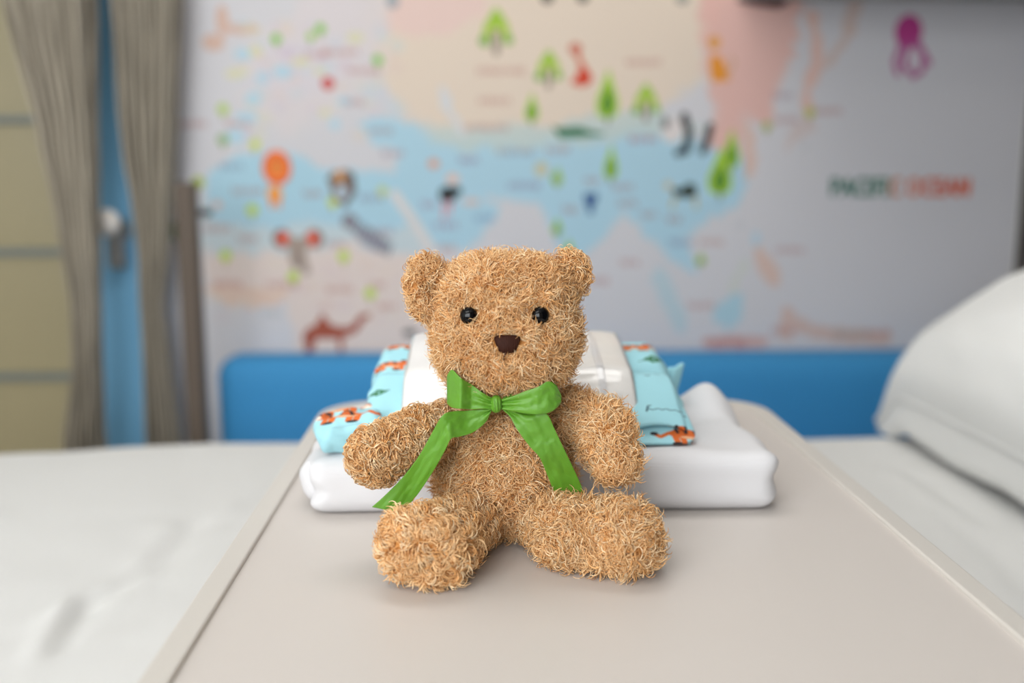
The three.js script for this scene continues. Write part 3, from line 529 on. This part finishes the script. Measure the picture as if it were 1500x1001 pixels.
// ------------------------------------------------------------------ teddy bear
const ell = (c, r) => p => { const x = p.x - c.x, y = p.y - c.y, z = p.z - c.z, k0 = Math.hypot(x / r[0], y / r[1], z / r[2]), k1 = Math.hypot(x / r[0] ** 2, y / r[1] ** 2, z / r[2] ** 2); return k1 < 1e-9 ? -Math.min(...r) : k0 * (k0 - 1) / k1; };
const sup = (c, r, e) => p => { const x = Math.abs(p.x - c.x) / r[0], y = Math.abs(p.y - c.y) / r[1], z = Math.abs(p.z - c.z) / r[2]; const k = Math.pow(x ** e + y ** e + z ** e, 1 / e); return (k - 1) * Math.min(...r) * 0.9; };
const cone = (a, b, ra, rb) => { const ab = b.clone().sub(a), l2 = ab.lengthSq(); return p => { const t = clamp(((p.x - a.x) * ab.x + (p.y - a.y) * ab.y + (p.z - a.z) * ab.z) / l2, 0, 1); return Math.hypot(p.x - a.x - ab.x * t, p.y - a.y - ab.y * t, p.z - a.z - ab.z * t) - (ra + (rb - ra) * t); }; };
const smin = (k, ...fs) => p => fs.reduce((d, f) => { const e = f(p); if (d === null) return e; const h = Math.max(k - Math.abs(d - e), 0) / k; return Math.min(d, e) - h * h * k / 4; }, null);
const sub = (f, g, k = 0.003) => p => { const a = f(p), b = -g(p), h = Math.max(k - Math.abs(a - b), 0) / k; return Math.max(a, b) + h * h * k / 4; };
const gradOf = (f, p) => { const e = 2e-4; return V(f(V(p.x + e, p.y, p.z)) - f(V(p.x - e, p.y, p.z)), f(V(p.x, p.y + e, p.z)) - f(V(p.x, p.y - e, p.z)), f(V(p.x, p.y, p.z + e)) - f(V(p.x, p.y, p.z - e))).normalize(); };
const rayHit = (px, py, f) => { const r = ray(px, py).normalize(), p = camera.position.clone().addScaledVector(r, 0.45); for (let i = 0; i < 120; i++) { const d = f(p); if (d < 1e-5) break; p.addScaledVector(r, d * 0.8); if (p.distanceTo(camera.position) > 0.8) return null; } return p; };
function starMesh(f, c, R0, detail) {
  const g0 = new THREE.IcosahedronGeometry(1, detail); g0.deleteAttribute('uv'); g0.deleteAttribute('normal');
  const g = mergeVertices(g0, 1e-5), p = g.attributes.position, d = V(), q = V();
  for (let i = 0; i < p.count; i++) {
    d.fromBufferAttribute(p, i).normalize(); let t = R0;
    for (let k = 0; k < 60; k++) { q.copy(c).addScaledVector(d, t); const e = f(q); t -= e * 0.8; if (Math.abs(e) < 1e-5 || t < 1e-4) break; }
    q.copy(c).addScaledVector(d, Math.max(t, 1e-4)); p.setXYZ(i, q.x, q.y, q.z);
  }
  g.computeVertexNormals(); return g;
}
const BASE = V(P(738, 790, 0.59).x, YT, -0.585);
const bear = thing('teddy_bear', 'curly tan teddy bear sitting on the table with a green ribbon bow', 'teddy bear', BASE.toArray());
const seat = (px, py, d, minY) => { const p = P(px, py, d); if (minY !== undefined) p.y = Math.max(p.y, YT + minY); return p; };
const FURL = 0.0045;
// --- forms
const hc = P(741, 474, 0.578);
const at = (x, y, z) => V(hc.x + x, hc.y + y, hc.z + z);
const fHead = smin(0.012, sup(at(0, 0.006, 0), [0.0350, 0.0312, 0.034], 3.0), sup(at(0, -0.013, 0.002), [0.0362, 0.0245, 0.033], 2.8), ell(at(0.0005, -0.012, 0.026), [0.0225, 0.0165, 0.0165]));
const earForm = (c, rx, ry, rz, roll, yaw, hollow) => { const m = new THREE.Matrix4().makeRotationFromEuler(new THREE.Euler(0, yaw, roll, 'ZYX')).setPosition(c), inv = m.clone().invert(), q = V();
  const a = ell(V(0, 0, 0), [rx, ry, rz]), b = ell(V(0, 0, rz * 1.25), [rx * 0.62, ry * 0.62, rz * 0.95]); return { f: p => { q.copy(p).applyMatrix4(inv); return sub(a, b, 0.004)(q); }, c: V(0, 0, -rz * 0.35).applyMatrix4(m) }; };
const earL = earForm(P(628, 423, 0.577), 0.0112, 0.0190, 0.0085, 0.10, 0.25, 1);
const earR = earForm(P(832, 408, 0.580), 0.0098, 0.0138, 0.0085, -0.30, -0.30, 1);
const tc = seat(738, 697, 0.590), tu = P(738, 622, 0.590);
const fTorso = smin(0.02, ell(V(tc.x, YT + 0.0385, tc.z), [0.0400, 0.0370, 0.0330]), ell(tu, [0.0310, 0.030, 0.026]));
const aL0 = P(672, 617, 0.577), aL1 = P(612, 640, 0.562), aL2 = P(551, 667, 0.548);
const fArmL = smin(0.008, cone(aL0, aL1, 0.0108, 0.0118), cone(aL1, aL2, 0.0118, 0.0142));
const aR0 = P(838, 603, 0.581), aR1 = P(884, 632, 0.569), aR2 = P(902, 675, 0.562);
const fArmR = smin(0.008, cone(aR0, aR1, 0.0112, 0.0138), cone(aR1, aR2, 0.0138, 0.0122));
const lL0 = P(700, 778, 0.570), lL1 = P(655, 790, 0.533), fL = P(624, 797, 0.516);
lL0.y = YT + 0.020; lL1.y = YT + 0.0185; fL.y = YT + 0.0210;
const legTilt = (c, r, roll) => { const m = new THREE.Matrix4().makeRotationZ(roll).setPosition(c).invert(), q = V(), e = sup(V(0, 0, 0), r, 2.3); return p => e(q.copy(p).applyMatrix4(m)); };
const fLegL = smin(0.014, cone(lL0, lL1, 0.0145, 0.0150), legTilt(fL, [0.0235, 0.0178, 0.0175], -0.35));
const lR0 = P(790, 780, 0.570), lR1 = P(834, 792, 0.540), fR = P(912, 791, 0.530);
lR0.y = YT + 0.0185; lR1.y = YT + 0.0180; fR.y = YT + 0.0190;
const fLegR = smin(0.013, cone(lR0, lR1, 0.0145, 0.0148), legTilt(fR, [0.0165, 0.0165, 0.0180], 0.1), cone(lR1, fR, 0.0145, 0.0140));
const FORMS = [fHead, earL.f, earR.f, fTorso, fArmL, fArmR, fLegL, fLegR];

// --- fur: small tufts of curled yarn, copied over each form
function strand(rng) {
  const n = 8, L = rng(0.0066, 0.0115), th0 = rng(-0.3, 0.3), turn = rng(1.6, 4.6), pts = [V(rng(-0.0009, 0.0009), -0.0008, rng(-0.0009, 0.0009))];
  let phi = rng(0, 6.283), th = th0; const dphi = rng(-1.2, 1.2) / n;
  for (let i = 0; i < n; i++) { const s = i / n, d = L / n; th += turn / n * (s < 0.25 ? 0.35 : 1.2); phi += dphi; const l = pts[i]; pts.push(V(l.x + Math.sin(th) * Math.cos(phi) * d, l.y + Math.cos(th) * d, l.z + Math.sin(th) * Math.sin(phi) * d)); }
  const pos = [], idx = [], r0 = rng(0.00024, 0.00035), A = V(), B = V(), D = V();
  pts.forEach((p, i) => { D.copy(pts[Math.min(n, i + 1)]).sub(pts[Math.max(0, i - 1)]).normalize(); A.set(0.3, 0.2, 1).cross(D).normalize(); B.copy(D).cross(A); const r = r0 * (i < n * 0.5 ? 1 : 1 - 0.72 * (i - n * 0.5) / (n * 0.5));
    for (let k = 0; k < 3; k++) { const a = k * 2.0944; pos.push(p.x + r * (A.x * Math.cos(a) + B.x * Math.sin(a)), p.y + r * (A.y * Math.cos(a) + B.y * Math.sin(a)), p.z + r * (A.z * Math.cos(a) + B.z * Math.sin(a))); }
    if (i) for (let k = 0; k < 3; k++) { const a = (i - 1) * 3 + k, b = (i - 1) * 3 + (k + 1) % 3; idx.push(a, b, b + 3, a, b + 3, a + 3); } });
  const g = new THREE.BufferGeometry(); g.setAttribute('position', new THREE.Float32BufferAttribute(pos, 3)); g.setIndex(idx); g.computeVertexNormals(); return g;
}
const skip = [];                                              // [point, radius]: no fur over the eyes and the nose
const furTones = [[246, 200, 144], [250, 210, 158], [239, 186, 126], [254, 226, 184], [224, 164, 100], [248, 204, 150]].map(a => new THREE.Color(`rgb(${a.join(',')})`));
function addFur(mesh, f, density, len = 1, keep = () => true) {
  const tuft = mergeGeometries([strand(rr), strand(rr), strand(rr), strand(rr)]);
  const p = mesh.geometry.attributes.position, ix = mesh.geometry.index.array, a = V(), b = V(), c = V(), mats = [], cols = [], X = V(), m = new THREE.Matrix4(), qn = new THREE.Quaternion(), q2 = new THREE.Quaternion(), up = V(0, 1, 0), sc = V();
  let carry = 0;
  for (let t = 0; t < ix.length; t += 3) {
    a.fromBufferAttribute(p, ix[t]).add(BASE); b.fromBufferAttribute(p, ix[t + 1]).add(BASE); c.fromBufferAttribute(p, ix[t + 2]).add(BASE);
    const n0 = b.clone().sub(a).cross(c.clone().sub(a)), area = n0.length() / 2; n0.normalize();
    carry += area * density; 
    while (carry > 0) {
      if (carry < 1 && rnd() > carry) { carry = 0; break; } carry -= 1; if (carry < 0) carry = 0;
      let u = rnd(), v = rnd(); if (u + v > 1) { u = 1 - u; v = 1 - v; }
      const w = a.clone().addScaledVector(b.clone().sub(a), u).addScaledVector(c.clone().sub(a), v);
      if (FORMS.some(g => g !== f && g(w) < -0.0035) || !keep(w)) continue;
      let near = 1, bad = false; for (const [s, r] of skip) { const d = s.distanceTo(w); if (d < r) bad = true; else if (d < r + 0.003) near = Math.min(near, 0.6); } if (bad) continue;
      const n = gradOf(f, w);
      // neighbouring tufts lean the same way
      const k = 110, flow = V(ns(w.x * k, w.y * k, w.z * k), ns(w.x * k + 40, w.y * k, w.z * k) - 0.12, ns(w.x * k, w.y * k + 40, w.z * k)); flow.addScaledVector(n, -flow.dot(n));
      X.copy(n).addScaledVector(flow, 3.0).add(V(rr(-0.35, 0.35), rr(-0.35, 0.35), rr(-0.35, 0.35))).normalize(); if (X.dot(n) < 0.25) X.addScaledVector(n, 0.5).normalize();
      const tip = w.y + X.y * 0.006 - YT; if (tip < 0.0006) { X.y += 0.8; X.normalize(); }
      qn.setFromUnitVectors(up, X); q2.setFromAxisAngle(up, Math.atan2(flow.z, flow.x) + rr(-0.6, 0.6)); qn.multiply(q2);
      const s = rr(0.75, 1.2) * len * near * (w.y - YT < 0.004 ? 0.45 : 1) * (rnd() < 0.03 ? 1.25 : 1); sc.set(s * (rnd() < 0.5 ? -1 : 1), s * rr(0.85, 1.15), s);
      m.compose(w.clone().sub(BASE), qn, sc); mats.push(m.clone());
      const tone = furTones[Math.floor(rnd() * furTones.length)].clone().multiplyScalar(rr(0.9, 1.1)); cols.push(tone);
    }
  }
  const im = new THREE.InstancedMesh(tuft, M.fur, mats.length); mats.forEach((q, i) => { im.setMatrixAt(i, q); im.setColorAt(i, cols[i]); });
  im.name = 'fur'; im.userData = { kind: 'stuff', label: 'curly tan plush fur' }; shadows(im); mesh.add(im); return mats.length;
}
const local = g => g.translate(-BASE.x, -BASE.y, -BASE.z);
const mk = (name, f, c, R0, label) => part(name, local(starMesh(f, c, R0, 22)), M.skin, bear, label);
const head = mk('head', fHead, at(0, -0.004, 0.004), 0.08);
const eL = rayHit(688, 463, fHead), eR = rayHit(790.5, 463, fHead), nz = rayHit(743, 504, fHead);
const meshes = [[head, fHead, 1], [mk('ear', earL.f, earL.c, 0.04), earL.f, 0.95], [mk('ear', earR.f, earR.c, 0.04), earR.f, 0.95], [mk('torso', fTorso, V(tc.x, YT + 0.048, tc.z), 0.09), fTorso, 1],
  [mk('arm', fArmL, aL1, 0.09), fArmL, 1], [mk('arm', fArmR, aR1, 0.09), fArmR, 1], [mk('leg', fLegL, lL1.clone().lerp(fL, 0.5), 0.1), fLegL, 1.05], [mk('leg', fLegR, lR1.clone().lerp(fR, 0.4), 0.1), fLegR, 1.05]];
for (const e of [eL, eR]) {
  const n = gradOf(fHead, e), view = camera.position.clone().sub(e).normalize(), dir = n.clone().lerp(view, 0.35).normalize(); skip.push([e.clone(), 0.0042]);
  const g = new THREE.SphereGeometry(0.0049, 40, 28).scale(1, 1, 0.72).applyQuaternion(new THREE.Quaternion().setFromUnitVectors(V(0, 0, 1), dir)).translate(...e.clone().addScaledVector(dir, 0.0022).toArray());
  part('eye', local(g), M.eye, head, 'glossy black eye');
}
{
  // stitched nose: a rounded trapezoid of upright satin stitches
  const n = gradOf(fHead, nz).lerp(camera.position.clone().sub(nz).normalize(), 0.4).normalize(); skip.push([nz.clone(), 0.0046], [nz.clone().add(V(-0.0042, 0.0008, 0)), 0.0034], [nz.clone().add(V(0.0042, 0.0008, 0)), 0.0034]);
  const g = new THREE.SphereGeometry(1, 96, 40), p = g.attributes.position;
  for (let i = 0; i < p.count; i++) {
    let x = p.getX(i), y = p.getY(i), z = p.getZ(i); const k = 1 / Math.pow(Math.abs(x) ** 5 + Math.abs(y) ** 5 + Math.abs(z) ** 2.4 + 1e-9, 0.2); x *= k; y *= k;
    x = clamp(x, -1, 1); y = clamp(y, -1, 1);
    const w = 0.0072 - 0.0022 * smooth(0.7, -1, y), X = x * w; p.setXYZ(i, X, y * 0.0047 - 0.0006 * (1 - x * x) * (y < 0 ? 1 : 0), z * 0.0026 + (z > 0 ? 0.00022 * Math.sin(X * 9000 * 0.7) : 0));
  }
  g.computeVertexNormals();
  g.applyQuaternion(new THREE.Quaternion().setFromUnitVectors(V(0, 0, 1), n)).translate(...nz.clone().addScaledVector(n, 0.0018).toArray());
  part('nose', local(g), M.nose, head, 'dark brown stitched nose');
  const m0 = rayHit(741, 517, fHead), m1 = rayHit(737, 528, fHead), off = n.clone().multiplyScalar(0.003);
  part('mouth', local(new THREE.TubeGeometry(new THREE.LineCurve3(m0.add(off), m1.add(off)), 6, 0.0006, 8)), M.stitch, head, 'short brown mouth stitch');
}
let furCount = 0; const DENS = 400000;
for (const [m, f, l] of meshes) furCount += addFur(m, f, DENS, l);
console.log('fur tufts', furCount);

// ------------------------------------------------------------------ green ribbon bow
{
  const kn = P(727, 592, 0.5400);
  const o = thing('ribbon_bow', 'green satin ribbon bow tied around the teddy bear neck', 'ribbon', [kn.x, kn.y, kn.z]);
  const loc = g => g.translate(-kn.x, -kn.y, -kn.z);
  // rows: [ax, ay, bx, by, depth]; a and b are the two edges of the ribbon
  const strip = (rows, nu, nv, amp, folds, ph, knots, crisp = 0.6) => {
    const n = rows.length - 1;
    const lin = t => { const x = clamp(t, 0, 1) * n, i = Math.min(n - 1, Math.floor(x)), f = x - i; return rows[i].map((a, k) => a + (rows[i + 1][k] - a) * f); };
    const f = (u, v) => { const a = lerpTable(rows, v), b = lin(v), r = a.map((q, k) => k < 4 ? q : q + (b[k] - q) * crisp), w = Math.sin(Math.PI * u); const x = r[0] + (r[2] - r[0]) * u, y = r[1] + (r[3] - r[1]) * u;
      const near = knots.reduce((m, k) => Math.max(m, Math.exp(-Math.abs(v - k) * 7)), 0);
      return P(x, y, r[4] + amp * (1.5 * near * Math.sin(u * folds * Math.PI + ph) + ns(u * 2.2, v * 5, ph) * 1.1 + ns(u * 4.5, v * 13, ph + 9) * 0.75 + ns(u * 9, v * 24, ph + 4) * 0.22) * (0.35 + 0.65 * w)); };
    return loc(sheet(f, nu, nv, 0.00035, (u, v) => [u, v]));
  };
  const loopL = [[722, 584, 722, 600, 0.5395], [706, 575, 706, 599, 0.5375], [690, 563, 690, 600, 0.5385], [675, 554, 675, 599, 0.5335], [662, 542, 662, 597, 0.5385], [655, 552, 655, 591, 0.5445], [660, 545, 660, 594, 0.5480], [676, 553, 676, 597, 0.5490], [700, 570, 700, 598, 0.5470], [722, 584, 722, 599, 0.5420]];
  const loopR = [[735, 585, 735, 600, 0.5395], [752, 580, 752, 603, 0.5365], [770, 573, 770, 606, 0.5350], [788, 567, 787, 607, 0.5335], [803, 559, 803, 605, 0.5345], [815, 566, 815, 598, 0.5370], [822, 580, 822, 589, 0.5410], [812, 560, 814, 593, 0.5460], [796, 553, 798, 598, 0.5480], [772, 566, 772, 601, 0.5470], [737, 583, 737, 600, 0.5420]];
  part('loop', strip(loopL, 18, 110, 0.0008, 5, 1, [0, 1]), M.ribbon, o); part('loop', strip(loopR, 18, 110, 0.0010, 5, 3, [0, 1]), M.ribbon, o);
  part('tail', strip([[721, 598, 719, 604, 0.5405], [702, 600, 712, 618, 0.5400], [682, 602, 694, 633, 0.5385], [663, 603, 673, 640, 0.5350], [648, 609, 661, 643, 0.5320], [633, 634, 652, 660, 0.5345], [615, 666, 638, 685, 0.5370], [592, 697, 618, 716, 0.5400], [568, 722, 602, 737, 0.5425], [545, 743, 588, 752, 0.5440]], 18, 100, 0.0009, 4, 2, [0], 0.25), M.ribbon, o);
  part('tail', strip([[734, 598, 742, 600, 0.5405], [747, 611, 776, 603, 0.5400], [758, 630, 800, 606, 0.5375], [775, 653, 812, 628, 0.5385], [790, 670, 821, 647, 0.5400], [800, 692, 836, 678, 0.5450], [812, 722, 849, 706, 0.5500], [818, 738, 857, 728, 0.5530]], 18, 100, 0.0011, 4, 5, [0], 0.25), M.ribbon, o);
  // knot: a pinched, pleated wrap
  const kg = new THREE.SphereGeometry(1, 48, 32), p = kg.attributes.position;
  for (let i = 0; i < p.count; i++) { const x = p.getX(i), y = p.getY(i), z = p.getZ(i), a = Math.atan2(z, x), k = 1 + 0.10 * Math.sin(x * 11 + 1.5 * y) * (1 - y * y); const s = 1 - 0.12 * (1 - y * y); p.setXYZ(i, x * 0.0036 * s, Math.sign(y) * Math.pow(Math.abs(y), 0.75) * 0.0050, z * 0.0036 * k); }
  kg.computeVertexNormals(); part('knot', kg, M.ribbon, o);
  // band round the neck, mostly sunk in the fur
  const nc = P(735, 590, 0.585), band = sheet((u, v) => { const a = 1.0 + u * (Math.PI * 2 - 2.0); const k = 1 + 0.02 * Math.sin(a * 9 + v * 3); return V(nc.x + Math.sin(a) * 0.0310 * k, nc.y + (v - 0.5) * 0.009 + 0.002 * Math.cos(a) * -1, nc.z + Math.cos(a) * 0.0305 * k); }, 90, 6, 0.0004);
  part('neck_band', loc(band), M.ribbon, o);
}

renderer.render(scene, camera);
